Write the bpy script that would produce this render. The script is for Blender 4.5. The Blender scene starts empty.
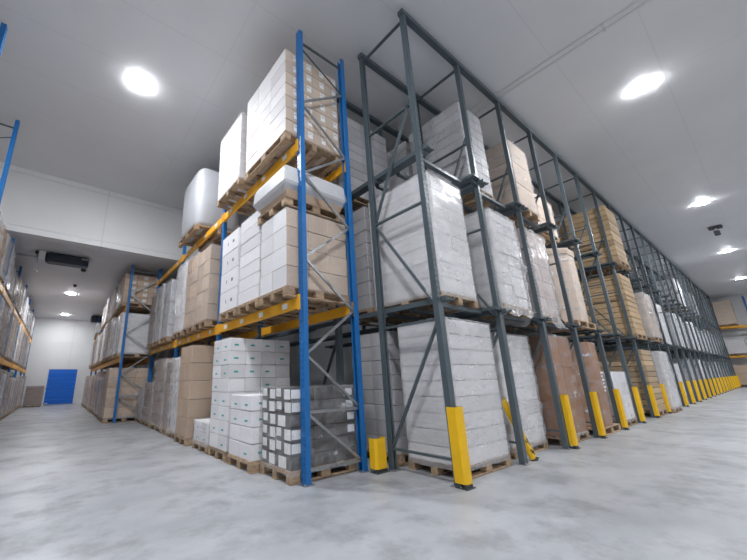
import bpy, math, random
from mathutils import Vector, Matrix, noise
R = random.Random(7)
S = bpy.context.scene
COL = S.collection

# ------------------------------------------------------------------ materials
def new_mat(name):
    m = bpy.data.materials.new(name); m.use_nodes = True
    nt = m.node_tree; nt.nodes.clear()
    out = nt.nodes.new('ShaderNodeOutputMaterial')
    b = nt.nodes.new('ShaderNodeBsdfPrincipled')
    nt.links.new(b.outputs[0], out.inputs[0])
    return m, nt, b, out
def N(nt, t, **kw):
    n = nt.nodes.new(t)
    for k, v in kw.items(): setattr(n, k, v)
    return n
def coord(nt, scale=(1, 1, 1), rot=(0, 0, 0), kind='Object'):
    tc = N(nt, 'ShaderNodeTexCoord'); mp = N(nt, 'ShaderNodeMapping')
    mp.inputs['Scale'].default_value = scale; mp.inputs['Rotation'].default_value = rot
    nt.links.new(tc.outputs[kind], mp.inputs[0]); return mp.outputs[0]
def tex_noise(nt, vec, scale, detail=4, rough=.55):
    n = N(nt, 'ShaderNodeTexNoise'); n.inputs['Scale'].default_value = scale
    n.inputs['Detail'].default_value = detail; n.inputs['Roughness'].default_value = rough
    nt.links.new(vec, n.inputs['Vector']); return n.outputs['Fac']
def ramp(nt, fac, stops):
    r = N(nt, 'ShaderNodeValToRGB'); e = r.color_ramp.elements
    while len(e) < len(stops): e.new(.5)
    for el, (p, c) in zip(e, stops):
        el.position = p; el.color = (c, c, c, 1) if isinstance(c, (int, float)) else (*c, 1)
    nt.links.new(fac, r.inputs[0]); return r.outputs[0]
def bump(nt, b, h, strength, dist=.01):
    n = N(nt, 'ShaderNodeBump'); n.inputs['Strength'].default_value = strength; n.inputs['Distance'].default_value = dist
    nt.links.new(h, n.inputs['Height']); nt.links.new(n.outputs[0], b.inputs['Normal'])
def math_(nt, op, a, b=None):
    n = N(nt, 'ShaderNodeMath', operation=op)
    for i, v in enumerate((a, b)):
        if v is None: continue
        if isinstance(v, (int, float)): n.inputs[i].default_value = v
        else: nt.links.new(v, n.inputs[i])
    return n.outputs[0]
def mixc(nt, fac, a, b):
    n = N(nt, 'ShaderNodeMix', data_type='RGBA')
    if isinstance(fac, (int, float)): n.inputs[0].default_value = fac
    else: nt.links.new(fac, n.inputs[0])
    for i, v in ((6, a), (7, b)):
        if isinstance(v, tuple): n.inputs[i].default_value = (*v, 1)
        else: nt.links.new(v, n.inputs[i])
    return n.outputs[2]

def paint(name, col, chip=(.45, .45, .45), amount=.66, rough=.42):
    m, nt, b, _ = new_mat(name)
    v = coord(nt, (1, 1, 1))
    f = ramp(nt, tex_noise(nt, v, 22, 6, .7), [(amount, 0), (amount + .05, 1)])
    d = tex_noise(nt, v, 3, 3)
    base = mixc(nt, ramp(nt, d, [(.3, 0), (.75, .35)]), col, tuple(c * .7 for c in col))
    nt.links.new(mixc(nt, f, base, chip), b.inputs['Base Color'])
    b.inputs['Roughness'].default_value = rough
    return m
def simple(name, col, rough=.6, var=.25, sc=9, metal=0):
    m, nt, b, _ = new_mat(name)
    f = tex_noise(nt, coord(nt), sc, 4)
    nt.links.new(mixc(nt, ramp(nt, f, [(.3, 0), (.7, 1)]), tuple(c * (1 - var) for c in col), col), b.inputs['Base Color'])
    b.inputs['Roughness'].default_value = rough; b.inputs['Metallic'].default_value = metal
    return m
def board(name, col, rough=.7, var=.14):           # cardboard: fine fibre grain, each box its own tone
    m, nt, b, _ = new_mat(name)
    oi = N(nt, 'ShaderNodeObjectInfo')
    f = tex_noise(nt, coord(nt, (3, 3, 14)), 5, 5)
    c = mixc(nt, ramp(nt, f, [(.3, 0), (.72, 1)]), tuple(x * (1 - var) for x in col), col)
    hs = N(nt, 'ShaderNodeHueSaturation')
    nt.links.new(c, hs.inputs['Color'])
    nt.links.new(math_(nt, 'ADD', math_(nt, 'MULTIPLY', oi.outputs['Random'], .22), .86), hs.inputs['Value'])
    nt.links.new(hs.outputs[0], b.inputs['Base Color'])
    b.inputs['Roughness'].default_value = rough
    return m
def wood(name, a, c):
    m, nt, b, _ = new_mat(name)
    oi = N(nt, 'ShaderNodeObjectInfo')
    v = coord(nt, (2, 2, 9))
    f = tex_noise(nt, v, 6, 6, .65)
    col = mixc(nt, ramp(nt, f, [(.28, 0), (.7, 1)]), a, c)
    hs = N(nt, 'ShaderNodeHueSaturation'); nt.links.new(col, hs.inputs['Color'])
    nt.links.new(math_(nt, 'ADD', math_(nt, 'MULTIPLY', oi.outputs['Random'], .5), .7), hs.inputs['Value'])
    nt.links.new(hs.outputs[0], b.inputs['Base Color'])
    b.inputs['Roughness'].default_value = .8
    bump(nt, b, f, .3, .004)
    return m
def film(name, tint, lo, hi, rough=.14, seed=0.0, bs=.5, rw=.16):
    m, nt, b, out = new_mat(name)
    b.inputs['Base Color'].default_value = (*tint, 1)
    b.inputs['Roughness'].default_value = rough
    b.inputs['IOR'].default_value = 1.5
    n1 = tex_noise(nt, coord(nt, (.8, .8, 2.6), (.35 + seed, .3 - seed, .2)), 2.6, 5, .6)
    wr = tex_noise(nt, coord(nt, (1, 1, .55), (.5, -.4 + seed, 0)), 9, 3, .5)
    ridge = math_(nt, 'SUBTRACT', 1.0, math_(nt, 'MULTIPLY', math_(nt, 'ABSOLUTE', math_(nt, 'SUBTRACT', wr, .5)), 9))
    ridge = math_(nt, 'MAXIMUM', ridge, 0)
    fac = ramp(nt, math_(nt, 'ADD', n1, math_(nt, 'MULTIPLY', ridge, rw)), [(.42, lo), (.72, lo + .28 * (hi - lo)), (.85, hi)])
    bump(nt, b, math_(nt, 'ADD', n1, math_(nt, 'MULTIPLY', ridge, rw * 1.5)), bs, .03)
    tr = N(nt, 'ShaderNodeBsdfTransparent'); mx = N(nt, 'ShaderNodeMixShader')
    nt.links.new(fac, mx.inputs[0]); nt.links.new(tr.outputs[0], mx.inputs[1]); nt.links.new(b.outputs[0], mx.inputs[2])
    nt.links.new(mx.outputs[0], out.inputs[0])
    return m
def emit(name, col, st):
    m = bpy.data.materials.new(name); m.use_nodes = True; nt = m.node_tree; nt.nodes.clear()
    o = N(nt, 'ShaderNodeOutputMaterial'); e = N(nt, 'ShaderNodeEmission')
    e.inputs[0].default_value = (*col, 1); e.inputs[1].default_value = st
    nt.links.new(e.outputs[0], o.inputs[0]); return m

M = {}
M['blue'] = paint('blue rack paint', (.012, .155, .45), (.30, .36, .44), .70)
M['gray'] = paint('slate rack paint', (.085, .112, .128), (.36, .38, .40), .68)
M['orange'] = paint('orange beam paint', (.92, .45, .025), (.55, .45, .3), .73)
M['yellow'] = paint('yellow guard paint', (.95, .55, .008), (.25, .2, .1), .73)
M['zinc'] = simple('galvanised steel', (.46, .48, .50), .38, .3, 14, .75)
M['dark_steel'] = simple('dark steel', (.06, .065, .07), .5)
M['wood'] = wood('pallet wood', (.24, .155, .095), (.55, .40, .26))
M['timber'] = wood('stacked timber', (.42, .28, .16), (.66, .48, .29))
M['kraft'] = board('kraft cardboard', (.60, .44, .32))
M['tan'] = board('pale cardboard', (.64, .51, .41))
M['pink'] = board('rosy cardboard', (.50, .38, .34))
M['brown'] = board('brown cardboard', (.36, .175, .085))
M['white'] = board('white cardboard', (.88, .87, .89), .6, .06)
M['pale'] = board('off white cardboard', (.79, .77, .78), .6, .08)
M['grey'] = board('greyish cardboard', (.52, .51, .53), .6, .12)
M['taupe'] = board('taupe cardboard', (.42, .335, .30), .6, .14)
M['black'] = board('black shrink packs', (.085, .075, .072), .3)
M['timberlayer'] = M['timber']
M['tape'] = simple('packing tape', (.62, .55, .45), .3, .08)
M['seam'] = simple('seam shade', (.25, .22, .20), .8, .1)
M['cover'] = simple('thin plastic cover', (.66, .66, .68), .35, .1, 6)
M['label_white'] = simple('paper label', (.86, .86, .86), .6, .03)
M['label_teal'] = simple('teal print', (.02, .42, .42), .6, .05)
M['print_grey'] = simple('grey print', (.22, .22, .25), .6, .05)
M['ink'] = simple('black ink', (.02, .02, .02), .6, .05)
M['film_clear'] = film('clear stretch film', (.82, .83, .86), .05, .75, .13, 0, .8)
M['film_milky'] = film('milky stretch film', (.84, .84, .86), .30, .62, .22, .3, .35, .05)
M['film_thin'] = film('thin stretch film', (.82, .83, .86), .03, .20, .12, -.2, .4, .08)
M['hood'] = simple('smooth plastic hood', (.50, .51, .54), .45, .06, 3)
M['lamp_housing'] = simple('white lamp housing', (.7, .7, .7), .5, .05)
M['lamp'] = emit('led diffuser', (.95, .97, 1.0), 142)
M['lamp_dim'] = emit('small led diffuser', (.95, .97, 1.0), 50)
M['fan_dark'] = simple('dark unit casing', (.025, .035, .05), .35, .2)
M['door_blue'] = simple('blue door panel', (.006, .17, .78), .4, .08, 2)

# floor
def floor_mat():
    m, nt, b, _ = new_mat('polished concrete')
    v = coord(nt, (1, 1, 1))
    big = tex_noise(nt, v, .55, 6, .6); mid = tex_noise(nt, v, 1.7, 8, .66); fine = tex_noise(nt, v, 38, 3, .6)
    streak = tex_noise(nt, coord(nt, (.8, 1.5, 1), (0, 0, .9)), 1.1, 7, .62)
    c = mixc(nt, ramp(nt, big, [(.3, 0), (.72, 1)]), (.30, .315, .34), (.48, .495, .52))
    c = mixc(nt, ramp(nt, streak, [(.42, 0), (.8, .6)]), c, (.60, .61, .63))
    c = mixc(nt, ramp(nt, mid, [(.49, 0), (.64, .62)]), c, (.22, .225, .235))
    c = mixc(nt, ramp(nt, fine, [(.5, 0), (.9, .18)]), c, (.34, .34, .35))
    nt.links.new(c, b.inputs['Base Color'])
    nt.links.new(ramp(nt, mid, [(.3, .34), (.75, .52)]), b.inputs['Roughness'])
    b.inputs['Specular IOR Level'].default_value = .5
    bump(nt, b, fine, .06, .004)
    return m
M['floor'] = floor_mat()
def panel_mat(name, col, axis=('X', 'Y'), pitch=(7.55, 1.22), off=(1.8, .12), w=.012, rough=.45, seam=.35):
    m, nt, b, _ = new_mat(name)
    tc = N(nt, 'ShaderNodeTexCoord'); sp = N(nt, 'ShaderNodeSeparateXYZ')
    nt.links.new(tc.outputs['Object'], sp.inputs[0])
    lines = None
    for a, p, o in zip(axis, pitch, off):
        f = math_(nt, 'FRACT', math_(nt, 'DIVIDE', math_(nt, 'SUBTRACT', sp.outputs[a], o - 100 * p), p))
        l = math_(nt, 'LESS_THAN', f, w * 2 / p)
        lines = l if lines is None else math_(nt, 'MAXIMUM', lines, l)
    n = tex_noise(nt, tc.outputs['Object'], .8, 4)
    c = mixc(nt, ramp(nt, n, [(.3, 0), (.7, 1)]), tuple(x * .95 for x in col), col)
    c = mixc(nt, math_(nt, 'MULTIPLY', lines, seam), c, tuple(x * .55 for x in col))
    nt.links.new(c, b.inputs['Base Color']); b.inputs['Roughness'].default_value = rough
    return m
M['ceiling'] = panel_mat('ceiling panels', (.80, .805, .82), seam=.13)
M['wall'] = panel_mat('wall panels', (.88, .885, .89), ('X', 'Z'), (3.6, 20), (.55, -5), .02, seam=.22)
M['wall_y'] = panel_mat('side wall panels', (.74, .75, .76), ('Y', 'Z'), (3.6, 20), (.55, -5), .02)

# ------------------------------------------------------------------ mesh helpers
class MB:
    def __init__(s): s.v = []; s.f = []; s.m = []
    def add(s, vs, fs, mi=0):
        o = len(s.v); s.v += [tuple(v) for v in vs]
        for f in fs: s.f.append([i + o for i in f]); s.m.append(mi)
    def box(s, a, b, mi=0):
        (x0, y0, z0), (x1, y1, z1) = a, b
        s.add([(x0, y0, z0), (x1, y0, z0), (x1, y1, z0), (x0, y1, z0), (x0, y0, z1), (x1, y0, z1), (x1, y1, z1), (x0, y1, z1)],
              [(3, 2, 1, 0), (4, 5, 6, 7), (0, 1, 5, 4), (1, 2, 6, 5), (2, 3, 7, 6), (3, 0, 4, 7)], mi)
    def cbox(s, a, b, c=.006, mi=0):                    # box with chamfered edges
        (x0, y0, z0), (x1, y1, z1) = a, b
        def ring(i, z): return [(x0 + i + c, y0 + i, z), (x1 - i - c, y0 + i, z), (x1 - i, y0 + i + c, z), (x1 - i, y1 - i - c, z),
                                (x1 - i - c, y1 - i, z), (x0 + i + c, y1 - i, z), (x0 + i, y1 - i - c, z), (x0 + i, y0 + i + c, z)]
        s.loft([ring(c, z0), ring(0, z0 + c), ring(0, z1 - c), ring(c, z1)], mi)
    def loft(s, rings, mi=0, caps=True, closed=True):
        n = len(rings[0]); vs = [p for r in rings for p in r]; fs = []
        for k in range(len(rings) - 1):
            for i in range(n if closed else n - 1):
                j = (i + 1) % n
                fs.append((k * n + i, k * n + j, (k + 1) * n + j, (k + 1) * n + i))
        if caps: fs += [tuple(range(n))[::-1], tuple((len(rings) - 1) * n + i for i in range(n))]
        s.add(vs, fs, mi)
    def bar(s, A, B, w, t, ref=(0, 0, 1), mi=0):        # rectangular bar from A to B
        A, B = Vector(A), Vector(B); d = (B - A).normalized(); r = Vector(ref)
        if abs(d.dot(r)) > .98: r = Vector((0, 1, 0))
        u = d.cross(r).normalized(); w2 = u.cross(d).normalized()
        q = [u * (w / 2) + w2 * (t / 2), u * (-w / 2) + w2 * (t / 2), u * (-w / 2) - w2 * (t / 2), u * (w / 2) - w2 * (t / 2)]
        s.loft([[A + p for p in q], [B + p for p in q]], mi)
    def lathe(s, prof, n=28, c=(0, 0), mi=0, ph=0):
        s.loft([[(c[0] + r * math.cos(2 * math.pi * i / n + ph), c[1] + r * math.sin(2 * math.pi * i / n + ph), z) for i in range(n)] for r, z in prof], mi)
    def quad(s, vs, mi=0): s.add(vs, [(0, 1, 2, 3)], mi)
    def mesh(s, name, mats):
        me = bpy.data.meshes.new(name); me.from_pydata(s.v, [], s.f); me.update()
        for m in (mats if isinstance(mats, (list, tuple)) else [mats]): me.materials.append(m)
        if len(me.materials) > 1: me.polygons.foreach_set('material_index', s.m)
        return me
def obj(name, me, parent=None, loc=(0, 0, 0)):
    if isinstance(me, tuple): me = me[0].mesh(name, me[1])
    o = bpy.data.objects.new(name, me); o.location = loc; COL.objects.link(o)
    if parent: o.parent = parent
    return o
def copy_of(o, parent, loc):
    c = o.copy(); COL.objects.link(c); c.parent = parent; c.location = loc; return c
def tag(o, label, cat, group=None):
    o['label'] = label; o['category'] = cat
    if group: o['group'] = group
    return o
def empty(name, loc=(0, 0, 0), parent=None):
    o = bpy.data.objects.new(name, None); o.empty_display_size = .2; o.location = loc; COL.objects.link(o)
    if parent: o.parent = parent
    return o
def smooth(me):
    me.polygons.foreach_set('use_smooth', [True] * len(me.polygons)); return me
def struct(name, mb, m):
    o = obj(name, (mb, m)); o['kind'] = 'structure'; return o
ORD = 'first second third fourth fifth sixth seventh eighth ninth tenth eleventh twelfth thirteenth fourteenth fifteenth sixteenth seventeenth eighteenth nineteenth twentieth twenty-first twenty-second twenty-third twenty-fourth twenty-fifth'.split()

# ------------------------------------------------------------------ setting
ZC, ZL, YB, YE = 7.2, 5.33, 11.6, 27.2
def slab(name, a, b, m):
    mb = MB(); mb.box(a, b); return struct(name, mb, m)
slab('floor', (-8, -9, -.2), (44.5, YE, 0), M['floor'])
slab('ceiling', (-8, -9, ZC), (44.5, YB, ZC + .2), M['ceiling'])
slab('ceiling_far_aisle', (-8, YB + .3, ZL), (3.75, YE, ZL + .2), M['ceiling'])
M['wall_darkened'] = panel_mat('darkened wall panels', (.36, .37, .38), ('X', 'Z'), (3.6, 20), (.55, -5), .02)  # wall colour darkened to cut bounce and imitate the unlit rack depth
slab('wall_front', (-8, -9.2, 0), (44.5, -9, ZC), M['wall_darkened'])
slab('wall_left', (-8.2, -9, 0), (-8, YE, ZC), M['wall_darkened'])
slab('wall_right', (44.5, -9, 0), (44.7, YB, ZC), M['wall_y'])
slab('wall_back', (3.75, YB, 0), (44.5, YB + .3, ZC), M['wall_darkened'])
slab('wall_far', (-8, YE, 0), (3.75, YE + .2, ZL), M['wall'])
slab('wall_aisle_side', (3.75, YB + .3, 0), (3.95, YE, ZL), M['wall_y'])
slab('wall_bulkhead', (-8, YB, 5.27), (3.75, YB + .3, ZC), M['wall'])
slab('trim_1', (-8, YB - .05, 7.05), (3.75, YB, 7.2), M['wall'])
slab('trim_2', (-8, YB - .045, 5.27), (3.75, YB, 5.40), M['wall'])
slab('trim_3', (-8, YB - .02, 5.46), (3.75, YB, 5.50), M['wall'])
slab('trim_4', (6.98, -9, 7.165), (7.10, YB, 7.2), M['wall_y'])
slab('trim_5', (7.13, -9, 7.175), (7.20, YB, 7.2), M['wall_y'])
slab('trim_6', (-8, YE - .02, 3.84), (3.75, YE, 3.90), M['wall'])
# blue loading door at the far end
d = empty('door_1', (.33, YE, 0)); d['kind'] = 'structure'
mb = MB()
for k in range(8): mb.cbox((-.74, -.05, .03 + k * .262), (.74, -.005, .03 + (k + 1) * .262 - .006), .004)
obj('door_panel', (mb, M['door_blue']), d)
mb = MB(); mb.box((-.82, -.06, 0), (-.745, -.003, 2.2)); mb.box((.745, -.06, 0), (.82, -.003, 2.2)); mb.box((-.82, -.06, 2.14), (.82, -.003, 2.2))
obj('door_frame', (mb, M['wall']), d)
mb = MB(); mb.box((-.70, -.056, .05), (-.54, -.0505, .11)); obj('door_plate', (mb, M['label_white']), d)

# ------------------------------------------------------------------ lamps
def lamp_meshes(r):
    h = MB(); h.lathe([(r * .93, 0), (r * .93, -.014), (r * .90, -.0175), (r * .8, -.0175)][::-1], 40)
    dm = MB(); dm.lathe([(r * .1, -.030), (r * .5, -.029), (r * .8, -.027), (r * .95, -.023), (r, -.018)], 40)
    return h.mesh('housing', M['lamp_housing']), smooth(dm.mesh('diffuser', M['lamp']))
LH, LD = lamp_meshes(.18)
LDL = smooth(LD.copy()); LDL.materials[0] = M['lamp_dim']
def lamp(x, y, z, label):
    t = empty('ceiling_lamp', (x, y, z)); tag(t, label, 'lamp', 'round ceiling lamps')
    obj('housing', LH, t); obj('diffuser', LD if z > 6 else LDL, t)
names = ['in front of the grey rack corner', 'nearest the cable strip', 'beyond the cable strip, before the dark fixture', 'just past the dark fixture', 'last before the end wall']
for i, (x, n) in enumerate(zip((.51, 9.46, 18.39, 27.26, 36.3), names)):
    lamp(x, .47, ZC, 'round white ceiling lamp over the main aisle, ' + n)
lamp(.58, 6.55, ZC, 'bright round lamp on the high ceiling before the white bulkhead')
lamp(.03, 19.0, ZL, 'round lamp on the low ceiling behind the dark cooling unit')
lamp(-.08, 25.2, ZL, 'round lamp on the low ceiling closest to the blue door')
lamp(-5.5, .47, ZC, 'added unseen fill lamp over the floor beside the left rack')  # lamp added out of view to even out the brightness
lamp(.5, -5.6, ZC, 'added unseen fill lamp over the aisle opposite the grey rack'); lamp(9.5, -5.6, ZC, 'round white lamp, second along the aisle opposite the grey rack'); lamp(18.4, -5.6, ZC, 'added unseen fill lamp, third along the aisle opposite the grey rack')  # unseen lamp row, added to brighten front faces, ceiling and floor
for x, n in ((27.3, 'fourth'), (36.3, 'fifth')): lamp(x, -5.6, ZC, f'round white lamp, {n} along the aisle opposite the grey rack')  # more of the added row, for floor bounce at the far end

# ------------------------------------------------------------------ pallets
def pallet_parts(w, d):     # w along X, d along Y; boards run along the longer side
    lx = w >= d
    L, Wd = (w, d) if lx else (d, w)
    def B(mb, a0, a1, b0, b1, z0, z1):
        if lx: mb.cbox((a0, b0, z0), (a1, b1, z1), .004)
        else: mb.cbox((b0, a0, z0), (b1, a1, z1), .004)
    deck = MB()
    n = 5; bw = .145 if Wd > .7 else Wd / 5.6
    for i in range(n):
        b = (Wd - bw) * i / (n - 1); ww = bw * (1 if i % 2 == 0 else .75); b += (bw - ww) / 2
        B(deck, 0, L, b, b + ww, .122, .144)
    for a in (0, (L - .145) / 2, L - .145): B(deck, a, a + .145, 0, Wd, .1, .1215)
    blk = []
    for a in (0, (L - .145) / 2, L - .145):
        for b in (0, (Wd - .1) / 2, Wd - .1):
            m = MB(); B(m, a, a + .145, b, b + .1, .0225, .0995); blk.append(m)
    run = []
    for b in (0, (Wd - .1) / 2, Wd - .1):
        m = MB(); B(m, 0, L, b, b + .1, 0, .022); run.append(m)
    return deck, blk, run
PC = {}
def pallet(x, y, z, w, d, label, group, detail=True):
    key = (round(w, 2), round(d, 2), detail)
    if key not in PC:
        deck, blk, run = pallet_parts(w, d)
        if detail: PC[key] = (deck.mesh('top_deck', M['wood']), [b.mesh('block', M['wood']) for b in blk], [r.mesh('bottom_runner', M['wood']) for r in run])
        else:
            base = MB()
            for m in blk + run: base.add(m.v, m.f)
            PC[key] = (deck.mesh('top_deck', M['wood']), base.mesh('base', M['wood']))
    t = empty('wooden_pallet', (x, y, z)); tag(t, label, 'pallet', group)
    P = PC[key]; obj('top_deck', P[0], t)
    if detail:
        for b in P[1]: obj('block', b, t)
        for r in P[2]: obj('bottom_runner', r, t)
    else: obj('base', P[1], t)
    return t

# ------------------------------------------------------------------ loads
def carton_mesh(sx, sy, sz, mat, deco=None, c=.007, xmat=None):
    mb = MB(); mb.cbox((0, 0, 0), (sx, sy, sz), c)
    e = .0012; mats = [M[mat], M['tape'], M['label_white'], M['label_teal'], M['print_grey'], M['seam'], M[xmat or mat]]
    def front(x0, x1, z0, z1, mi):  # on the -Y face
        mb.quad([(x0, -e, z0), (x1, -e, z0), (x1, -e, z1), (x0, -e, z1)], mi)
    def side(y0, y1, z0, z1, mi):   # on the -X face
        mb.quad([(-e, y1, z0), (-e, y0, z0), (-e, y0, z1), (-e, y1, z1)], mi)
    if xmat: side(.001, sy - .001, .001, sz - .001, 6); e += .001
    if deco == 'tape':
        front(sx / 2 - .025, sx / 2 + .025, sz * .72, sz - c, 1); side(sy / 2 - .025, sy / 2 + .025, sz * .72, sz - c, 1)
        mb.quad([(c, sy / 2 - .025, sz + e), (sx - c, sy / 2 - .025, sz + e), (sx - c, sy / 2 + .025, sz + e), (c, sy / 2 + .025, sz + e)], 1)
    elif deco == 'teal':
        front(sx * .28, sx * .55, sz * .4, sz * .54, 3); side(sy * .35, sy * .6, sz * .3, sz * .42, 3)
    elif deco == 'whitelabel':
        front(sx * .56, sx * .9, sz * .30, sz * .82, 2)
        front(sx * .60, sx * .80, sz * .62, sz * .70, 4)
    elif deco == 'corner':
        front(c, sx * .42, sz * .16, sz * .86, 2)
        side(c, sy * .42, sz * .1, sz * .9, 2); side(sy * .62, sy * .95, sz * .3, sz * .95, 2)
    elif deco == 'cornerless': side(sy * .3, sy * .8, sz * .05, sz * .9, 2)
    elif deco == 'endlabel': front(sx * .62, sx - c, sz * .2, sz * .8, 2)
    elif deco == 'print':
        side(sy * .24, sy * .34, sz * .40, sz * .56, 4); side(sy * .60, sy * .64, sz * .40, sz * .58, 4); front(sx * .3, sx * .5, sz * .4, sz * .6, 4)
    return mb.mesh('carton', mats)

def film_mesh(w, d, z0, z1, seed, amp=.012, step=.06, over=.10, slump=0., off=.010, mat='film_clear', skirt=0.):
    """wrinkled sleeve of stretch film round a w x d stack, tucked over its top edge"""
    r = .03; pts = []
    def edge(ax, ay, bx, by):
        n = max(2, int(math.hypot(bx - ax, by - ay) / step))
        for i in range(n): t = i / n; pts.append((ax + (bx - ax) * t, ay + (by - ay) * t))
    o = off
    x0, y0, x1, y1 = -o, -o, w + o, d + o
    cs = [(x0 + r, y0), (x1 - r, y0), (x1, y0 + r), (x1, y1 - r), (x1 - r, y1), (x0 + r, y1), (x0, y1 - r), (x0, y0 + r)]
    for i in range(8): edge(*cs[i], *cs[(i + 1) % 8])
    n = len(pts); nz = max(3, int((z1 - z0) / step))
    rings = []
    cx, cy = w / 2, d / 2
    for k in range(nz + 1):
        z = z0 + (z1 + .012 - z0) * k / nz
        ring = []
        for (x, y) in pts:
            nx, ny = (x - cx), (y - cy)
            # outward direction of the box side
            if abs(nx) / w > abs(ny) / d: dx, dy = math.copysign(1, nx), 0
            else: dx, dy = 0, math.copysign(1, ny)
            q = noise.noise(Vector((x * 3.1 + seed, y * 3.1, z * 7 + (x + y) * 2.4)))
            q2 = noise.noise(Vector((x * 9 + seed, y * 9, z * 16 + seed)))
            a = amp * (abs(q) * 1.7 + .5 * abs(q2)) + slump * max(0, math.sin(math.pi * (1 - k / nz))) ** 2 * (.5 + q)
            ring.append((x + dx * a, y + dy * a, z + .012 * q))
        rings.append(ring)
    if skirt:
        low = rings[0]; ext = []
        for q in (3, 2, 1):
            t = q / 3; rg = []
            for (x, y, z) in low:
                v = noise.noise(Vector((x * 6 + seed, y * 6, q * .7))); u = noise.noise(Vector((x * 2.5, y * 2.5 + seed, 3)))
                f = 1 + (.10 + .16 * v) * t / max(w, d); rg.append((cx + (x - cx) * f, cy + (y - cy) * f, z - skirt * t * (.55 + 1.1 * u)))
            ext.append(rg)
        rings = ext + rings
    if over:
        for f, zz in ((1 - .35 * over, .016), (1 - over, .014)):
            rings.append([(cx + (x - cx) * f, cy + (y - cy) * f, z1 + zz) for x, y in pts])
    mb = MB(); mb.loft(rings, 0, caps=False)
    return smooth(mb.mesh('stretch_film', M[mat]))

def load(x, y, z, w, d, h, label, group, mat='white', grid=(3, 2, 6), deco=None, film_='film_clear', amp=.012,
         jitter=.006, top_mat=None, skip=(), name='wrapped_load', part='carton', slump=0., rag=0., seed=None, xmat=None, step=.06, gap=.005, vgap=.003, skirt=0.):
    """cartons stacked nx x ny x nz on a pallet, wrapped in film"""
    rr = random.Random(hash((round(x, 2), round(y, 2), round(z, 2), 3)) if seed is None else seed)
    t = empty(name, (x, y, z)); tag(t, label, 'load', group)
    nx, ny, nz = grid; g = gap
    sx, sy, sz = w / nx, d / ny, h / nz
    mes = [carton_mesh(sx - vgap, sy - vgap, sz - g, mat, q, xmat=xmat) for q in (deco if isinstance(deco, (list, tuple)) else (deco,))]
    for k in range(nz):
        for i in range(nx):
            for j in range(ny):
                if i and j and k < nz - 1: continue      # buried inside the stack
                if (i, j, k) in skip: continue
                jx, jy = rr.uniform(0, jitter), rr.uniform(0, jitter)
                if rag and k == nz - 1 and rr.random() < rag: continue
                me = (mes[3] if i == nx - 1 and rr.random() < .5 else mes[0 if rr.random() < .55 else 1] if i == 0 else mes[2]) if len(mes) == 4 else rr.choice(mes)
                obj(part, me, t, (i * sx + jx, j * sy + jy, k * sz))
    if film_:
        obj('stretch_film', film_mesh(w + jitter, d + jitter, -.05, h, rr.uniform(0, 99), amp, step, slump=slump, off=.008 + amp * .3, mat=film_, skirt=skirt), t)
    return t

def grooved(w, d, h, layers, seed, mat, lean=0., bulge=.01):
    """one closed stack body with a groove at each layer"""
    rr = random.Random(seed); mb = MB(); rings = []
    n = 6
    def ring(i, z, ox, oy):
        x0, y0, x1, y1 = i + ox, i + oy, w - i + ox, d - i + oy; c = .02
        return [(x0 + c, y0, z), (x1 - c, y0, z), (x1, y0 + c, z), (x1, y1 - c, z), (x1 - c, y1, z), (x0 + c, y1, z), (x0, y1 - c, z), (x0, y0 + c, z)]
    for k in range(layers):
        ox, oy = rr.uniform(-bulge, bulge), rr.uniform(-bulge, bulge)
        z0, z1 = h * k / layers, h * (k + 1) / layers
        rings += [ring(.014, z0 + .001, ox, oy), ring(0, z0 + .014, ox, oy), ring(0, z1 - .014, ox, oy), ring(.014, z1 - .001, ox, oy)]
    mb.loft(rings); return mb.mesh('stack', M[mat])
def far_load(x, y, z, w, d, h, label, group, mat, film_='film_clear', amp=.02, layers=5, slump=0.):
    sd = hash((round(x, 1), round(y, 1), round(z, 1)))
    t = empty('wrapped_load', (x, y, z)); tag(t, label, 'load', group)
    obj('stack', grooved(w, d, h, layers, sd, mat), t)
    if film_: obj('stretch_film', film_mesh(w, d, -.04, h, sd % 97, amp, .12, off=.022, slump=slump, mat=film_), t)
    return t

# ------------------------------------------------------------------ blue pallet racks
UP = {}
def upright_mesh(h, mat, w=.10, dep=.075, holes=True):
    """C section post: perforated front plate, two sides, return lips; face towards -X"""
    key = (round(h, 2), mat, w, dep, holes)
    if key in UP: return UP[key]
    mb = MB(); t = .004; a = w / 2
    if holes:
        s = [-a, -.034, -.020, .020, .034, a]; hw = .03; p = .075
        for u0, u1 in ((s[0], s[1]), (s[2], s[3]), (s[4], s[5])): mb.box((-dep / 2, u0, 0), (-dep / 2 + t, u1, h))
        z = 0
        while z < h:
            z1 = min(h, z + p - hw)
            for u0, u1 in ((s[1], s[2]), (s[3], s[4])): mb.box((-dep / 2, u0, z), (-dep / 2 + t, u1, z1))
            z += p
    else: mb.box((-dep / 2, -a, 0), (-dep / 2 + t, a, h))
    for sgn in (-1, 1):
        y0, y1 = sorted((sgn * a, sgn * (a - t)))
        mb.box((-dep / 2 + t, y0, 0), (dep / 2, y1, h))
        y0, y1 = sorted((sgn * (a - t), sgn * (a - .025)))
        mb.box((dep / 2 - t, y0, 0), (dep / 2, y1, h))
    UP[key] = mb.mesh('upright', M[mat]); return UP[key]
def foot_mesh():
    mb = MB(); mb.cbox((-.075, -.075, 0), (.075, .075, .008), .002)
    for s in (-1, 1): mb.lathe([(.012, .008), (.012, .022), (.004, .026)], 8, (s * .055, s * .055))
    return mb.mesh('foot_plate', M['zinc'])
FOOT = foot_mesh()
def brace(par, A, B, mat, w=.035, t=.025):
    mb = MB(); mb.bar(A, B, w, t, (0, 1, 0)); return obj('brace', (mb, M[mat]), par)

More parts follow.
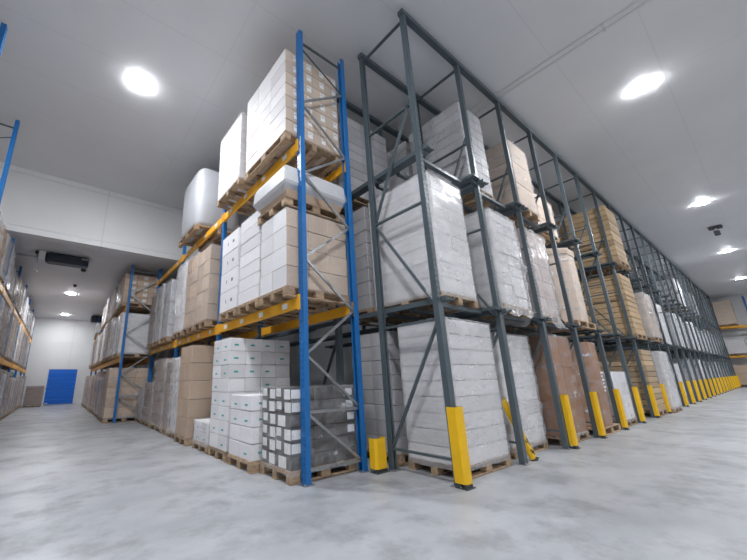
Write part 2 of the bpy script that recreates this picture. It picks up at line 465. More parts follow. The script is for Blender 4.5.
def blue_frame(rack, x, y, h, dep, sgn=1, full=True):
    """upright frame: front post at x, rear post at x + sgn*dep"""
    f = empty('upright_frame', (x, y, 0), rack)
    me = upright_mesh(h, 'blue')
    o = obj('upright', me, f); o.rotation_euler.z = 0 if sgn > 0 else math.pi
    o2 = obj('upright', me, f, (sgn * dep, 0, 0)); o2.rotation_euler.z = math.pi if sgn > 0 else 0
    obj('foot_plate', FOOT, f); obj('foot_plate', FOOT, f, (sgn * dep, 0, 0))
    a, b = .035, dep - .035
    segs = [((b, .15), (a, .78)), ((a, .80), (b, .80)), ((b, .84), (a, 1.5)), ((a, 1.52), (b, 2.16)), ((b, 2.18), (a, 2.84)), ((a, 2.86), (b, 3.5)),
            ((b, 3.52), (a, 4.18)), ((a, 4.2), (b, 4.8)), ((b, 4.82), (a, 5.46)), ((a, 5.5), (b, 6.1)), ((a, .14), (b, .14))]
    for (x0, z0), (x1, z1) in segs:
        if max(z0, z1) > h - .1: continue
        brace(f, (sgn * x0, 0, z0), (sgn * x1, 0, z1), 'zinc')
    brace(f, (sgn * a, 0, h - .2), (sgn * b, 0, h - .2), 'gray')
    if h > 6.5: brace(f, (sgn * a, 0, 6.6), (sgn * b, 0, 6.14), 'gray', .018, .018)
    return f
def beam(rack, x, y0, y1, z, mat='orange', stickers=0, sgn=-1, ht=.155):
    """box beam along Y at x, z = underside; sgn = side its face shows to"""
    mb = MB(); mb.cbox((-.025, 0, 0), (.025, y1 - y0, ht), .006)
    o = obj('beam', (mb, M[mat]), rack, (x, y0, z))
    for e in (0, 1):
        m = MB(); yy = (y1 - y0) * e; m.cbox((-.03 + sgn * .008, yy - .03, -.03), (.03 + sgn * .008, yy + .03, ht + .03), .004)
        for q in range(3): m.lathe([(.006, 0), (.006, .004)], 6, (0, 0))
        obj('end_connector', (m, M[mat]), o)
    for i in range(stickers):
        m = MB(); yy = (y1 - y0) * (i + .5) / stickers
        m.box((sgn * .0265 - .001, yy - .07, ht * .25), (sgn * .0265 + .001, yy + .07, ht * .75))
        obj('beam_label', (m, M['label_white']), o)
    return o

XB, YBL, DB = 2.517 + .0375, 3.613, .93
rack1 = empty('pallet_rack', (XB, YBL, 0)); 
tag(rack1, 'tall blue pallet rack with orange beams, its end frame beside the grey rack', 'rack')
ys = [3.613, 6.58, 9.66, 12.75]
for i, y in enumerate(ys):
    blue_frame(rack1, 0, y - YBL, 6.92 if y < 11 else 5.2, DB)
st = MB()  # white toothed strip standing in for specular highlights on the upright
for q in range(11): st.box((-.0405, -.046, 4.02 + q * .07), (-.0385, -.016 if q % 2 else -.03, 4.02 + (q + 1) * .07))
obj('painted_highlight', (st, M['label_white']), [o for o in rack1.children][0])
for i in range(3):
    a, b = ys[i] + .05 - YBL, ys[i + 1] - .05 - YBL
    for z in (2.13, 4.60):
        beam(rack1, -.015, a, b, z, stickers=4 if i < 2 else 3)
        beam(rack1, DB + .015, a, b, z, sgn=1)
L1, L2 = 2.13 + .155, 4.60 + .155

# ---- loads of the blue rack
FX, DX = 2.25, 1.2
G1 = 'loads on the tall blue rack'; GP = 'pallets on the tall blue rack'
def on_pallet(x, y, z, w, d, h, label, group, plabel, pgroup, detail=True, inset=.01, pw=None, **kw):
    pallet(x, y, z, w, d, plabel, pgroup, detail)
    return load(x + inset, y + inset, z + .1445, w - 2 * inset, d - 2 * inset, h - .1445, label, group, **kw)
# floor level (x, y0, y1, top)
on_pallet(2.38, 3.69, 0, 1.08, .75, 1.10, 'film-wrapped black packs with white corner labels, on floor at blue rack end', G1,
          'wooden pallet under the black packs at the end of the blue rack', GP, mat='black', grid=(3, 2, 6), deco=('corner', 'cornerless', None, 'endlabel'), film_='film_clear', amp=.02, jitter=.02, rag=.2)
on_pallet(FX, 4.47, 0, DX, .76, 1.0, 'low white carton stack with teal dots on floor beside the black packs', G1,
          'wooden pallet under the low white stack next to the black packs', GP, mat='white', grid=(3, 2, 4), deco=('teal', None), film_='film_thin', amp=.014, gap=.010)
on_pallet(FX, 5.32, 0, DX, .74, 1.90, 'tall white carton stack with teal dashes on the floor below the orange beam', G1,
          'wooden pallet under the tall white stack with teal dashes', GP, mat='white', grid=(4, 2, 8), deco=('teal', 'teal', None), film_='film_thin', amp=.012)
on_pallet(FX, 6.12, 0, DX, .76, .50, 'knee-high white carton stack on floor before the tall brown load', G1,
          'wooden pallet under the knee-high white cartons', GP, mat='white', grid=(3, 2, 2), deco='teal', film_='film_milky', amp=.02)
on_pallet(2.18, 7.08, 0, DX, .80, 1.93, 'tall brown kraft carton load on floor behind the knee-high white cartons', G1,
          'wooden pallet under the tall brown kraft load', GP, mat='kraft', grid=(2, 2, 5), deco=None, film_='film_thin', amp=.016)
fl = [(8.04, .60, 1.74, 'pale', 'bluish white wrapped load on floor just beyond the tall brown load', 'milky'),
      (8.70, .62, 1.68, 'taupe', 'narrow taupe wrapped load on floor, second beyond the tall brown load', 'clear'),
      (9.40, 1.16, 1.80, 'taupe', 'wide taupe wrapped load on floor, third beyond the tall brown load', 'clear'),
      (10.70, 1.14, 1.20, 'taupe', 'chest-high taupe wrapped load on floor, fourth beyond the tall brown load', 'clear'),
      (11.93, .74, .95, 'grey', 'waist-high grey wrapped load on floor at the far end of blue rack', 'clear')]
for i, (y, dd, hh, m, lab, fm) in enumerate(fl):
    on_pallet(FX, y, 0, DX, dd, hh, lab, G1, 'wooden pallet on floor under the ' + lab.split(' on floor')[0], GP, mat=m, grid=(2, 2, 6), film_='film_' + fm, amp=.05, jitter=.02, step=.06)
# first beam level
LX = 2.34
on_pallet(LX, 3.70, L1, 1.15, .77, 1.33, 'white-fronted carton load with tan end on the lower beam at blue rack end', G1,
          'wooden pallet on the lower orange beam at the blue rack end', GP, mat='tan', xmat='white', grid=(3, 2, 4), deco=None, film_='film_thin', amp=.008)
za = L1 + 1.33 + .02
pallet(LX - .02, 3.70, za, 1.15, .85, 'wooden pallet lying on top of the white-fronted tan carton load', GP)
sl = empty('wrapped_slab', (LX - .05, 3.66, za + .1445)); tag(sl, 'low white-wrapped slab sagging over the pallet on the white-fronted tan cartons', 'load', G1)
mb = MB()
def slabring(i, z, dz): 
    w, d = 1.2, .98; out = []
    for k in range(48):
        a = 2 * math.pi * (k + .5) / 48; cx_, sy_ = math.cos(a), math.sin(a)
        e = .07; px = math.copysign(abs(cx_) ** e, cx_); py = math.copysign(abs(sy_) ** e, sy_)
        out.append((w / 2 + px * (w / 2 - i), d / 2 + py * (d / 2 - i), z + dz * noise.noise(Vector((px * 2, py * 2, z)))))
    return out
mb.loft([slabring(.16, .05, .01), slabring(.07, .12, .03), slabring(.0, .2, .05), slabring(-.02, .24, .04), slabring(.0, .45, .03), slabring(.02, .50, .02), slabring(.08, .51, .015)])
obj('plastic_cover', (mb, M['cover']), sl)
mb = MB(); mb.loft([[(.1, .1, 0), (1.1, .1, 0), (1.1, .88, 0), (.1, .88, 0)], [(.06, .05, .14), (1.14, .05, .14), (1.14, .93, .14), (.06, .93, .14)]]); obj('carton', (mb, M['kraft']), sl)

on_pallet(LX, 4.52, L1, 1.15, .75, 1.68, 'tall smooth white load on the lower beam beside the white-fronted tan cartons', G1,
          'wooden pallet on lower orange beam, second from the blue rack end', GP, mat='white', grid=(2, 1, 7), film_='film_thin', amp=.006)
on_pallet(LX, 5.34, L1, 1.15, .77, 1.66, 'white printed carton load on the lower beam, third from blue rack end', G1,
          'wooden pallet on lower orange beam, third from the blue rack end', GP, mat='white', grid=(3, 1, 4), deco='print', film_='film_thin', amp=.008)
l1 = [(6.72, .76, 1.80, 'tan', 'thin', 'pale tan carton load'), (7.56, .78, 1.86, 'kraft', 'clear', 'brownish carton load under shiny film'),
      (8.46, .76, 1.90, 'pale', 'milky', 'pale load under thick crumpled film'), (9.84, .74, 1.80, 'grey', 'clear', 'grey load under glittering film'),
      (10.70, .76, 1.84, 'grey', 'milky', 'grey-white load under cloudy film'), (11.62, .76, 1.76, 'taupe', 'clear', 'taupe wrapped load')]
for i, (y, dd, hh, m, fm, lab) in enumerate(l1):
    on_pallet(LX - .03, y, L1, 1.18, dd, hh, f'{lab} on the lower beam, {ORD[i + 3]} from the blue rack end', G1,
              f'wooden pallet on lower orange beam, {ORD[i + 3]} from the blue rack end', GP, mat=m, grid=(2, 2, 5), film_='film_' + fm, amp=.03, jitter=.015, step=.07)
# second beam level
on_pallet(LX - .02, 3.69, L2, 1.12, 1.42, 1.76, 'wide tan carton load with white labels high at the blue rack end', G1,
          'wide wooden pallet on the upper orange beam at the blue rack end', GP, mat='tan', xmat='pale', grid=(4, 3, 7), deco='whitelabel', film_='film_thin', amp=.006)  # pale aisle faces stand in for light reflecting off the film
on_pallet(LX - .08, 5.22, L2, 1.12, 1.10, 1.60, 'tall white load on the upper beam beside the wide tan cartons', G1,
          'wooden pallet on upper orange beam, second from the blue rack end', GP, mat='white', grid=(2, 2, 6), film_='film_milky', amp=.006)
pallet(LX - .12, 7.6, L2, 1.2, 1.45, 'wooden pallet on upper orange beam under the smooth grey hooded load', GP)
hd = empty('hooded_load', (LX - .12, 7.6, L2 + .1445)); tag(hd, 'smooth grey plastic-hooded load with rounded top on the upper beam', 'load', G1)
mb = MB(); rings = []
def hring(w, d, i, z, e=.22):
    o = []
    for k in range(48):
        a = 2 * math.pi * (k + .5) / 48; c_, s_ = math.cos(a), math.sin(a)
        px = math.copysign(abs(c_) ** e, c_); py = math.copysign(abs(s_) ** e, s_)
        o.append((w / 2 + px * (w / 2 - i), d / 2 + py * (d / 2 - i), z))
    return o
for i, z in ((.05, 0), (.0, .1), (-.01, .8), (0, 1.45), (.03, 1.57), (.09, 1.66), (.18, 1.71), (.32, 1.73)): rings.append(hring(1.2, 1.47, i, z, .3))
mb.loft(rings); obj('plastic_hood', smooth(mb.mesh('plastic_hood', M['hood'])), hd)

# ------------------------------------------------------------------ far blue rack (beyond the bulkhead)
X2 = 1.66
rack2 = empty('pallet_rack', (X2, 12.5, 0)); tag(rack2, 'lower blue pallet rack beyond the white bulkhead, running to the blue door', 'rack')
ys2 = [12.75, 15.65, 18.55, 21.45, 24.35]
LV2 = (1.88, 3.6)
for y in ys2: blue_frame(rack2, 0, y - 12.5, 5.22, DB)
for i in range(4):
    for z in LV2:
        beam(rack2, -.015, ys2[i] + .05 - 12.5, ys2[i + 1] - .05 - 12.5, z); beam(rack2, DB + .015, ys2[i] + .05 - 12.5, ys2[i + 1] - .05 - 12.5, z, sgn=1)
tones = ['taupe', 'kraft', 'grey', 'pale', 'tan', 'white', 'pink']
films = ['film_clear', 'film_milky', 'film_clear', 'film_thin']
G2, GP2 = 'loads on the far blue rack', 'pallets on the far blue rack'
LN = {0: 'on the floor', 1: 'on the lower beams', 2: 'on the upper beams'}
TN = {'taupe': 'taupe', 'kraft': 'brown', 'grey': 'grey', 'pale': 'off-white', 'tan': 'tan', 'white': 'white', 'pink': 'rosy tan', 'brown': 'dark brown', 'timber': 'timber'}
for lv in range(3):
    zb = (0, LV2[0] + .155, LV2[1] + .155)[lv]
    for b in range(4):
        for s in range(3):
            y = ys2[b] + .12 + s * .925; n = b * 3 + s
            if lv == 2 and n in (7, 8): continue
            m = tones[R.randrange(7)]; fm = films[R.randrange(4)]
            hh = R.uniform(1.40, 1.70) if lv < 2 else R.uniform(1.0, 1.36) if n < 7 else R.uniform(.6, .8)
            x = X2 - (.26 if lv == 0 else .16) + R.uniform(-.05, .05)
            if lv == 2 and n == 0: m = 'kraft'; fm = 'film_thin'
            if lv == 1 and n == 0: m = 'white'; fm = 'film_milky'
            if lv == 0 and n == 0: m = 'kraft'; hh = 1.68; fm = 'film_clear'
            pallet(x, y, zb, 1.2, .82, f'wooden pallet {LN[lv]} of the far blue rack, {ORD[n]} from its near end', GP2, n < 2)
            lab = f'{TN[m]} wrapped load {LN[lv]} of far blue rack, {ORD[n]} from near end'
            if n < 2:
                load(x + .01, y + .01, zb + .1445, 1.18, .80, hh - .1445, lab, G2, mat=m, grid=(3, 2, 5), film_=fm, amp=.02,
                     deco='whitelabel' if lv == 2 else None, step=.09)
            else: far_load(x + .01, y + .01, zb + .1445, 1.18, .80, hh - .1445, lab, G2, m, fm)

# ------------------------------------------------------------------ left blue rack
X3 = -1.52
rack3 = empty('pallet_rack', (X3, 6.45, 0)); tag(rack3, 'blue pallet rack along the opposite side of the aisle, reaching past the bulkhead', 'rack')
ys3 = [6.45, 9.10, 12.0, 14.9, 17.8, 20.7, 23.6, 26.0]
for y in ys3: blue_frame(rack3, 0, y - 6.45, 7.05 if y < 11 else 5.2, DB, -1)
for i in range(7):
    a, b = ys3[i] + .05 - 6.45, ys3[i + 1] - .05 - 6.45
    for z in LV2:
        beam(rack3, .015, a, b, z, sgn=1); beam(rack3, -DB - .015, a, b, z, sgn=-1)
G3, GP3 = 'loads on the rack across the aisle', 'pallets on the rack across the aisle'
for lv in range(3):
    zb = (0, LV2[0] + .155, LV2[1] + .155)[lv]
    n = 0
    for b in range(1, 7):
        for s in range(3):
            if b == 6 and s == 2: continue
            y = ys3[b] + .1 + s * .92
            if y < (13.4, 10.0, 9.0)[lv]: continue
            m = tones[R.randrange(7)]; fm = films[R.randrange(3)]
            hh = R.uniform(1.45, 1.72) if lv < 2 else R.uniform(.85, 1.3)
            x1 = X3 + (.14 if lv == 0 else .035)
            dd = .82 if y + .82 < ys3[b + 1] - .06 else .7
            pallet(x1 - 1.2, y, zb, 1.2, dd, f'wooden pallet {LN[lv]} across the aisle, {ORD[n]} towards the blue door', GP3, False)
            far_load(x1 - 1.19, y + .01, zb + .1445, 1.18, dd - .02, hh - .1445, f'{TN[m]} wrapped load {LN[lv]} across the aisle, {ORD[n]} towards the blue door', G3, m, fm)
            n += 1
# load standing alone near the blue door
pallet(-1.28, 25.3, 0, .80, 1.2, 'wooden pallet under the load standing alone beside the blue door', None, False)
far_load(-1.27, 25.31, .1445, .78, 1.18, 1.0, 'brownish wrapped load standing alone on the floor beside the blue door', None, 'taupe', 'film_clear', layers=5)

# ------------------------------------------------------------------ grey drive-in rack
XG, YG, PG, DG, HG = 3.831, 2.405 + .04, 1.6, .95, 6.99
NF = 25
rack4 = empty('drive_in_rack', (XG, YG, 0)); tag(rack4, 'long dark grey drive-in rack with tall posts and open lanes', 'rack')
rm = MB()
for sg in (-1, 1): rm.box((min(sg * .039, sg * .053), -.046, .012), (max(sg * .039, sg * .053), .03, 2.10))
rm.box((-.0389, -.046, .012), (.0389, -.0385, 2.10))
REINF = rm.mesh('reinforcement', M['gray'])
def gray_frame(k, y, near):
    f = empty('upright_frame', (k * PG, y, 0), rack4)
    me = upright_mesh(HG, 'gray', .076 if near else .062, .075 if near else .065, holes=near)
    for yy, rz in ((0, math.pi / 2), (DG, -math.pi / 2)):
        o = obj('upright', me, f, (0, yy, 0)); o.rotation_euler.z = rz
        obj('foot_plate', FOOT, f, (0, yy, 0))
        if yy == 0: obj('reinforcement', REINF, f)
    a, b = .04, DG - .04
    for (y0, z0), (y1, z1) in (((a, .27), (b, .27)), ((b, .30), (a, 1.84)), ((a, 1.90), (b, 1.90)), ((a, 2.12), (b, 3.52)), ((a, 3.57), (b, 3.57)),
                               ((b, 3.62), (a, 5.38)), ((a, 5.25), (b, 5.25)), ((b, 5.3), (a, 6.85)), ((a, 6.9), (b, 6.9))):
        if (z0, z1) == (5.3, 6.85): continue
        mb = MB(); mb.bar((0, y0, z0), (0, y1, z1), .028, .045, (1, 0, 0)); obj('brace', (mb, M['gray']), f)
    return f
for k in range(NF):
    gray_frame(k, 0, k < 6)
    if k < 9: gray_frame(k, 1.95, False)
ra = MB(); ra.box((.055, -.10, -.03), (.065, 6.0, .04)); ra.box((.065, -.10, 0), (.25, 6.0, .012)); ra.box((.24, -.10, .012), (.25, 6.0, .04))
for yy in (-.025, .90, 1.92, 2.87):                     # cantilever brackets under the rail
    ra.add([(.05, yy, -.09), (.05, yy + .05, -.09), (.05, yy + .05, 0), (.05, yy, 0), (.24, yy, -.02), (.24, yy + .05, -.02), (.24, yy + .05, 0), (.24, yy, 0)],
           [(0, 1, 5, 4), (3, 7, 6, 2), (0, 4, 7, 3), (1, 2, 6, 5), (4, 5, 6, 7), (0, 3, 2, 1)])
RA = ra.mesh('support_rail', M['gray'])
mr = MB(); mr.v = [(-x, y, z) for x, y, z in ra.v]; mr.f = [f[::-1] for f in ra.f]; mr.m = ra.m
RB = mr.mesh('support_rail', M['gray'])
ZR1, ZR2 = 2.16, 4.44
for k in range(NF):
    for z in (ZR1, ZR2):
        if k < NF - 1: obj('support_rail', RA, rack4, (k * PG, 0, z))
        if k > 0: obj('support_rail', RB, rack4, (k * PG, 0, z))
for yy in (0, DG, 1.95, 1.95 + DG, 4.6):
    mb = MB(); mb.cbox((-.06, yy - .05, HG), (PG * (NF - 1) + .06 if yy < 1.5 else PG * 8 + .06, yy + .05, HG + .09), .006); obj('top_rail', (mb, M['gray']), rack4)
R1, R2 = ZR1 + .012, ZR2 + .012
for k in range(3):                                    # cross bars that carry the narrower pallets
    for z in (ZR1, ZR2):
        for yy in (.12, .55, 1.0):
            mb = MB(); mb.box((k * PG + .2505, yy, z - .04), ((k + 1) * PG - .2505, yy + .07, z + .0115)); obj('cross_bar', (mb, M['gray']), rack4)

# yellow column guards
GG = 'yellow guards at the feet of the grey rack posts'
def guard(x, y, label, h=.85, w=.15, dep=.14, tilt=(0, 0, 0), scr=False):
    t = empty('column_guard', (x, y, 0)); t.rotation_euler = tilt; tag(t, label, 'guard', GG)
    mb = MB(); th = .006; a = w / 2
    # bent plate: front face with folded corners and two cheeks
    prof = [(-a, dep), (-a, .03), (-a + .03, 0), (a - .03, 0), (a, .03), (a, dep)]
    inn = [(-a + th, dep), (-a + th, .03 + th * .4), (-a + .03 + th * .4, th), (a - .03 - th * .4, th), (a - th, .03 + th * .4), (a - th, dep)]
    loop = prof + inn[::-1]
    mb.loft([[(px, py, .05) for px, py in loop], [(px, py, h) for px, py in loop]])
    obj('bent_plate', (mb, M['yellow']), t)
    m = MB(); m.cbox((-a - .01, -.01, 0), (a + .01, dep, .010), .002); m.box((-a + .012, .012, .010), (a - .012, .05, .05)); obj('foot_plate', (m, M['dark_steel']), t)
    if scr:
        for z0, pts in ((.10, [(-.03, .09), (-.01, .02), (.03, .02), (.0, .07), (.02, -.02)]), (.26, [(-.03, .08), (-.03, .03), (.03, .03), (.02, .08), (.02, -.03)])):
            m = MB()
            for p, q in zip(pts, pts[1:]): m.bar((p[0], -.002, z0 + p[1]), (q[0], -.002, z0 + q[1]), .012, .003, (0, 1, 0))
            obj('handwritten_mark', (m, M['ink']), t)
guard(XG + .01, YG - .13, 'yellow guard at the foot of the grey rack corner post')
guard(XG + PG + .34, 2.40, 'knocked-askew yellow guard with black scribbles behind second grey post', h=.95, w=.13, dep=.05, tilt=(-.14, -.42, 0), scr=True)
guard(XG + 2 * PG + .13, YG - .13, 'yellow guard beside the third grey post from the corner')
for k in range(3, NF):
    guard(XG + k * PG + .03, YG - .13, f'yellow guard on the {ORD[k]} grey post from the corner')
guard(3.62, 3.38, 'short yellow guard on floor between blue rack and grey rack', h=.42, w=.22, dep=.12)

# loads in the grey rack
G4, GP4 = 'loads in the grey rack', 'pallets in the grey rack'
LG = {0: 'on the floor', 1: 'on the lower rails', 2: 'on the upper rails'}
ZB = (0, R1, R2)
def lane_x(k): return XG + PG * k + .2
def gp(k, lv, y, w=1.2, d=.8, det=True, row='front'):
    r = '' if row == 'front' else f', {row} row'
    pallet(lane_x(k), y, ZB[lv], w, d, f'wooden pallet {LG[lv]} of the grey rack, {ORD[k]} lane from corner{r}', GP4, det)
def gl(k, lv, y, top, label, det=True, d=.8, row='front', w=1.2, **kw):
    gp(k, lv, y, w, d, det, row)
    zb = ZB[lv] + .1445
    return load(lane_x(k) + .01, y + .01, zb, w - .02, d - .02, top - zb, label, G4, **kw)
YF = 2.50
gl(0, 0, YF, 1.95, 'pale grey-white wrapped load on floor at the grey rack corner', mat='pale', grid=(2, 1, 9), film_='film_milky', amp=.014, gap=.009)
gl(0, 1, YF, 4.17, w=.95, d=1.2, label= 'big white wrapped load on the lower rails at the grey rack corner', mat='pale', grid=(2, 1, 8), film_='film_milky', amp=.012, gap=.006)
gl(0, 0, 3.46, 1.90, 'grey-white load on the floor in second row behind grey corner post', row='second', mat='grey', grid=(3, 2, 8), film_='film_thin', amp=.008)
gl(0, 1, 3.78, 4.18, 'grey-white load on lower rails in second row behind grey corner', row='second', mat='grey', grid=(3, 2, 8), film_='film_thin', amp=.008)
gl(0, 2, 4.10, 6.35, 'grey carton load on the upper rails between blue and grey posts', row='second', mat='grey', grid=(3, 2, 9), film_='film_thin', amp=.006)
gl(1, 2, 2.62, 6.42, w=.85, d=1.2, label= 'grey-white carton load on upper rails in the second grey lane', mat='grey', grid=(3, 2, 9), film_='film_clear', amp=.012)
gl(1, 2, 3.9, 6.36, 'grey carton load on upper rails in second lane, second row', row='second', mat='grey', grid=(3, 2, 9), film_='film_thin', amp=.006)
gl(1, 1, 2.42, 4.0, w=1.0, d=1.1, label= 'white sagging wrapped load on lower rails in the second grey lane', mat='pale', grid=(2, 2, 9), film_='film_milky', amp=.022, jitter=.03, slump=.04, skirt=.22)
gl(1, 0, 2.63, 1.86, 'white wrapped load on floor in the second grey lane', mat='pale', grid=(2, 2, 8), film_='film_milky', amp=.02, slump=.03)
gl(1, 1, 3.62, 4.0, 'grey load on lower rails in second lane, second row', row='second', mat='grey', grid=(2, 2, 8), film_='film_thin', amp=.01)
gl(1, 0, 3.52, 1.86, 'grey load on floor in second lane, second row', row='second', mat='grey', grid=(2, 2, 8), film_='film_thin', amp=.01)
gl(2, 2, 2.45, 6.18, w=.9, d=1.0, label= 'tall brown column under shiny film on upper rails, third grey lane', mat='tan', grid=(1, 1, 3), film_='film_clear', amp=.02)
gl(2, 1, YF, 4.08, w=1.0, d=1.0, label= 'rosy carton load under hanging film on lower rails, third grey lane', mat='pink', grid=(2, 2, 5), film_='film_milky', amp=.03, slump=.03, skirt=.25)
gl(2, 0, YF, 1.92, 'dark brown carton load under film on floor, third grey lane', mat='brown', grid=(2, 1, 3), film_='film_clear', amp=.02)
# octagonal kraft bins in the fourth lane
def octabin(k, lv, y, top, mat, label, lid=True):
    gp(k, lv, y, 1.2, 1.0)
    t = empty('octagonal_bin', (lane_x(k) + .6, y + .5, ZB[lv] + .1445)); tag(t, label, 'bin', G4)
    h = top - ZB[lv] - .1445; ph = math.pi / 8
    def ring(r, z): return [(r * 1.0 * math.cos(2 * math.pi * i / 8 + ph), r * .88 * math.sin(2 * math.pi * i / 8 + ph), z) for i in range(8)]
    mb = MB(); mb.loft([ring(.58, 0), ring(.585, h * .3), ring(.58, h - .02), ring(.57, h)]); obj('body', (mb, M[mat]), t)
    fm = MB(); n = 64; rings = []
    for q in range(22):
        z = h * q / 21 + .0; rg = []
        for i in range(n):
            a = 2 * math.pi * i / n
            s = math.cos(math.pi / 8) / math.cos(((a - ph) % (math.pi / 4)) - math.pi / 8)
            w_ = noise.noise(Vector((math.cos(a) * 4 + k, math.sin(a) * 4, z * 6)))
            r = .592 * max(s, .93) + .016 * abs(w_); rg.append((r * math.cos(a), r * .88 * math.sin(a), z + .01 * w_))
        rings.append(rg)
    fm.loft(rings, caps=False); obj('stretch_film', smooth(fm.mesh('stretch_film', M['film_clear'])), t)
    if lid:
        m = MB(); m.loft([ring(.60, h - .12), ring(.605, h - .03), ring(.60, h + .02), ring(.56, h + .035)]); obj('lid', (m, M['tan' if mat != 'brown' else 'brown']), t)
    m = MB(); m.box((-.52, -.527, h * .30), (-.515, -.526, h * .31))
    if mat == 'brown':
        lb = MB()
        for q in range(6):
            for c in range(2 + q % 2): lb.box((-.13 + c * .055, -.553, h * (.40 + q * .042)), (-.13 + c * .055 + .04, -.5515, h * (.40 + q * .042) + .04))
        obj('printed_text', (lb, M['label_white']), t)
    return t
octabin(3, 0, 2.38, 1.86, 'brown', 'brown octagonal bin under shiny film on floor, fourth grey lane', False)
octabin(3, 1, 2.38, 4.02, 'tan', 'pale kraft octagonal bin with lid on lower rails, fourth grey lane')
gl(3, 2, 2.7, 5.55, 'small tan load on upper rails in the fourth grey lane', mat='tan', grid=(2, 2, 3), film_='film_clear', amp=.015)
gl(4, 0, 2.42, 1.22, 'low white load on floor in the fifth grey lane', mat='white', grid=(2, 2, 4), film_='film_milky', amp=.015)
# timber packs in the seventh lane
def timber(k, lv, y, top, label, row='front', film_=None, d=1.15):
    return gl(k, lv, y, top, label, row=row, d=d, mat='timber', grid=(1, 1, 11), film_=film_, name='timber_stack', part='plank_layer', jitter=.02, amp=.012, gap=.014)
timber(6, 2, 2.28, 6.5, 'timber plank stack high on the upper rails, seventh grey lane')
timber(6, 1, 2.35, 4.2, 'timber plank stack on the lower rails, seventh grey lane')
timber(6, 0, 2.35, 1.86, 'timber plank stack on the floor, seventh grey lane', film_='film_thin')
timber(6, 2, 3.5, 6.45, 'timber plank stack on upper rails, second row behind the front stack', row='second')
timber(6, 1, 3.55, 4.15, 'timber plank stack on lower rails, second row behind the front stack', row='second')
timber(6, 0, 3.55, 1.86, 'timber plank stack on floor, second row behind the front stack', row='second')
gl(7, 0, 2.25, 1.84, 'white load under crumpled film on floor in the eighth grey lane', mat='pale', grid=(2, 2, 6), film_='film_milky', amp=.03, slump=.03)
gl(7, 1, 2.25, 3.75, 'white load under hanging film on lower rails, eighth grey lane', mat='tan', grid=(2, 2, 6), film_='film_milky', amp=.03, slump=.03)
FAR = {8: (0,), 9: (0,), 10: (0, 1), 11: (0, 1), 12: (1, 0), 13: (0, 1), 14: (0, 1, 2), 15: (0, 1), 16: (1,), 17: (0, 1), 18: (0, 1, 2), 19: (0, 1), 20: (0,), 21: (0, 1), 22: (0, 1), 23: (0,)}
fm_ = ['pale', 'white', 'grey', 'pale', 'white']
for k, lvs in FAR.items():
    for lv in lvs:
        m = fm_[R.randrange(5)]; y = R.uniform(2.5, 2.75)
        top = ZB[lv] + R.uniform(1.5, 1.85)
        gp(k, lv, y, 1.2, .8, False)
        zb = ZB[lv] + .1445
        far_load(lane_x(k) + .01, y + .01, zb, 1.18, .78, top - zb, f'{TN[m]} wrapped load {LG[lv]} of the grey rack, {ORD[k]} lane from corner', G4, m, 'film_milky', slump=.03)

# ------------------------------------------------------------------ rack on the end wall
X5 = 43.0
rack5 = empty('pallet_rack', (X5, .78, 0)); tag(rack5, 'blue rack with orange beams against the end wall past the grey rack', 'rack')
for y in (-2.6, .45, 3.5): blue_frame(rack5, 0, y - .45, 6.92, DB)
for a, b in ((-3.0, -.05), (.05, 3.0)):
    for z in (2.2, 4.5): beam(rack5, -.015, a, b, z); beam(rack5, DB + .015, a, b, z, sgn=1)
for (y, z, h, m, lab, pl) in ((1.45, 4.655, 2.05, 'tan', 'tan carton load on the upper beam of the end wall rack', 'upper beam'),
                          (1.45, 2.355, 1.2, 'pale', 'off-white wrapped load on the lower beam of the end wall rack', 'lower beam'),
                          (1.45, 0, 1.6, 'kraft', 'brown wrapped load on the floor under the end wall rack', 'floor')):
    pallet(X5 - .2, y, z, 1.2, 1.0, f'wooden pallet on the {pl} of the end wall rack', 'pallets on the end wall rack', False)
    far_load(X5 - .19, y + .01, z + .1445, 1.18, .98, h - .1445, lab, 'loads on the end wall rack', m, 'film_thin', layers=6)
for (y, z, h, m, lab, pl) in ((-.9, 2.355, 1.3, 'pale', 'off-white wrapped load on lower beam of end wall rack, beside the post', 'lower beam beside the post'),
                          (-.9, 0, 1.5, 'brown', 'dark brown wrapped load on floor under end wall rack, beside the post', 'floor beside the post')):
    pallet(X5 - .2, y, z, 1.2, 1.0, f'wooden pallet on the {pl} of the end wall rack', 'pallets on the end wall rack', False)
    far_load(X5 - .19, y + .01, z + .1445, 1.18, .98, h - .1445, lab, 'loads on the end wall rack', m, 'film_thin', layers=6)

# ------------------------------------------------------------------ things under the ceilings
t = empty('cooling_unit', (-.3, 13.0, ZL)); tag(t, 'long dark cooling unit with a pale end plate under the low ceiling', 'cooling unit')
mb = MB(); mb.cbox((-.50, 0, -.33), (.66, .42, -.03), .05); obj('casing', (mb, M['fan_dark']), t)
mb = MB(); mb.cbox((-.68, -.01, -.31), (-.505, .42, -.02), .02); obj('end_plate', (mb, M['label_white']), t)
mb = MB(); mb.cbox((.45, -.012, -.14), (.64, -.001, -.08), .003); obj('badge', (mb, M['zinc']), t)
for x in (-.58, .5):
    mb = MB(); mb.box((x - .02, .18, -.03), (x + .02, .24, 0)); obj('hanger', (mb, M['zinc']), t)
mb = MB(); mb.bar((-.70, .2, -.05), (-.70, .2, -.62), .05, .05); mb.bar((-.70, .2, -.62), (-.62, .2, -.70), .05, .05); obj('drain_pipe', (mb, M['zinc']), t)
t = empty('ceiling_pipe', (-1.35, 13.2, ZL)); tag(t, 'short bent grey pipe under the low ceiling beside the cooling unit', 'pipe')
mb = MB(); mb.bar((-.15, 0, -.2), (.35, 0, -.2), .05, .05); mb.bar((.35, 0, -.2), (.35, 0, 0), .05, .05); obj('pipe', (mb, M['zinc']), t)
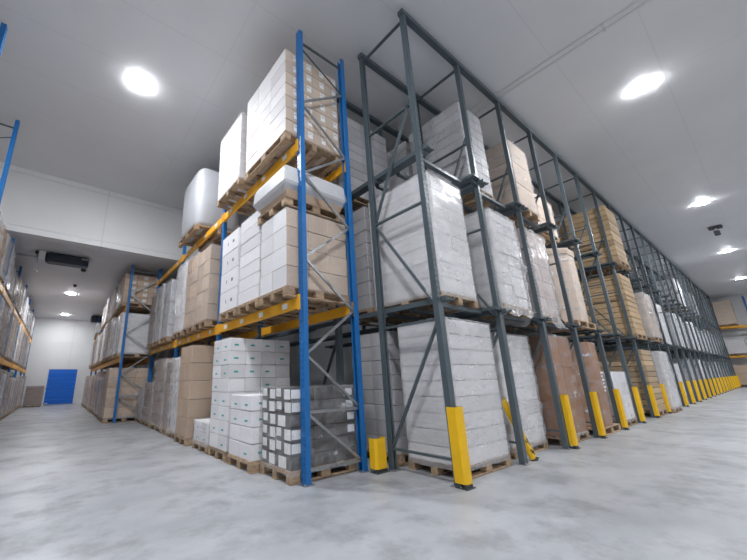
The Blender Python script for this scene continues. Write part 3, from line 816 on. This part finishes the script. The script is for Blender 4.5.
mb = MB(); mb.cbox((.27, -.06, -.10), (.43, .06, -.001), .02); obj('bracket', (mb, M['dark_steel']), t)
def detector(x, y, z, label, r=.09):
    t = empty('smoke_detector', (x, y, z)); tag(t, label, 'detector')
    mb = MB(); mb.lathe([(r * .5, -.09), (r * .8, -.075), (r, -.03), (r, 0)], 20); obj('body', (mb, M['dark_steel']), t)
    mb = MB(); mb.lathe([(r * .2, -.115), (r * .3, -.09)], 12); obj('sensor', (mb, M['zinc']), t)
detector(.28, 14.6, ZL, 'dark round detector on the low ceiling just behind the cooling unit')
detector(.12, 17.2, ZL, 'small dark detector on the low ceiling before the lamp', .07)
t = empty('cooling_unit', (2.0, 24.5, ZL)); tag(t, 'small dark cooling unit under the low ceiling near the blue door', 'cooling unit')
mb = MB(); mb.cbox((-.75, 0, -.45), (.35, .5, -.04), .05); obj('casing', (mb, M['fan_dark']), t)
mb = MB(); mb.box((-.6, .2, -.04), (-.55, .3, 0)); mb.box((.2, .2, -.04), (.25, .3, 0)); obj('hanger', (mb, M['zinc']), t)
t = empty('ceiling_heater', (22.1, .45, ZC)); tag(t, 'dark bracketed fixture hanging from the white ceiling between two lamps', 'fixture'); t.scale = (.72, .72, .72)
mb = MB(); mb.cbox((-.28, -.28, -.10), (.28, .28, -.03), .02); obj('mount_plate', (mb, M['dark_steel']), t)
mb = MB(); mb.bar((0, 0, -.10), (0, 0, -.34), .08, .08); obj('stem', (mb, M['zinc']), t)
for s in (-1, 1):
    mb = MB(); mb.cbox((s * .2 - .16, -.12, -.48), (s * .2 + .16, .12, -.30), .03); obj('head', (mb, M['fan_dark']), t)

# ------------------------------------------------------------------ camera
cam = bpy.data.objects.new('camera', bpy.data.cameras.new('camera')); COL.objects.link(cam)
F, CX, CY, YAW, PITCH, ROLL, H = 337.101, 308.761, 288.372, math.radians(53.768), math.radians(15.122), math.radians(-1.161), 1.194
fwd = Vector((math.cos(YAW) * math.cos(PITCH), math.sin(YAW) * math.cos(PITCH), math.sin(PITCH)))
right = Vector((math.sin(YAW), -math.cos(YAW), 0)); up = right.cross(fwd)
r2 = right * math.cos(ROLL) + up * math.sin(ROLL); u2 = -right * math.sin(ROLL) + up * math.cos(ROLL)
mat = Matrix((r2, u2, -fwd)).transposed().to_4x4(); mat.translation = Vector((0, 0, H))
cam.matrix_world = mat
cam.data.sensor_width = 36; cam.data.lens = 36 * F / 747
cam.data.shift_x = (373.5 - CX) / 747; cam.data.shift_y = (CY - 280) / 747
cam.data.clip_start = .05; cam.data.clip_end = 200
S.camera = cam
w = bpy.data.worlds.new('world'); S.world = w; w.use_nodes = True
w.node_tree.nodes['Background'].inputs[0].default_value = (.5, .55, .6, 1); w.node_tree.nodes['Background'].inputs[1].default_value = .2
S.view_settings.view_transform = 'Standard'; S.view_settings.look = 'None'
S.view_settings.exposure = 2.45; S.view_settings.gamma = 1; S.view_settings.use_curve_mapping = False
S.cycles.use_denoising = True
S.cycles.max_bounces = 8; S.cycles.diffuse_bounces = 5; S.cycles.transparent_max_bounces = 16
S.cycles.sample_clamp_indirect = 6
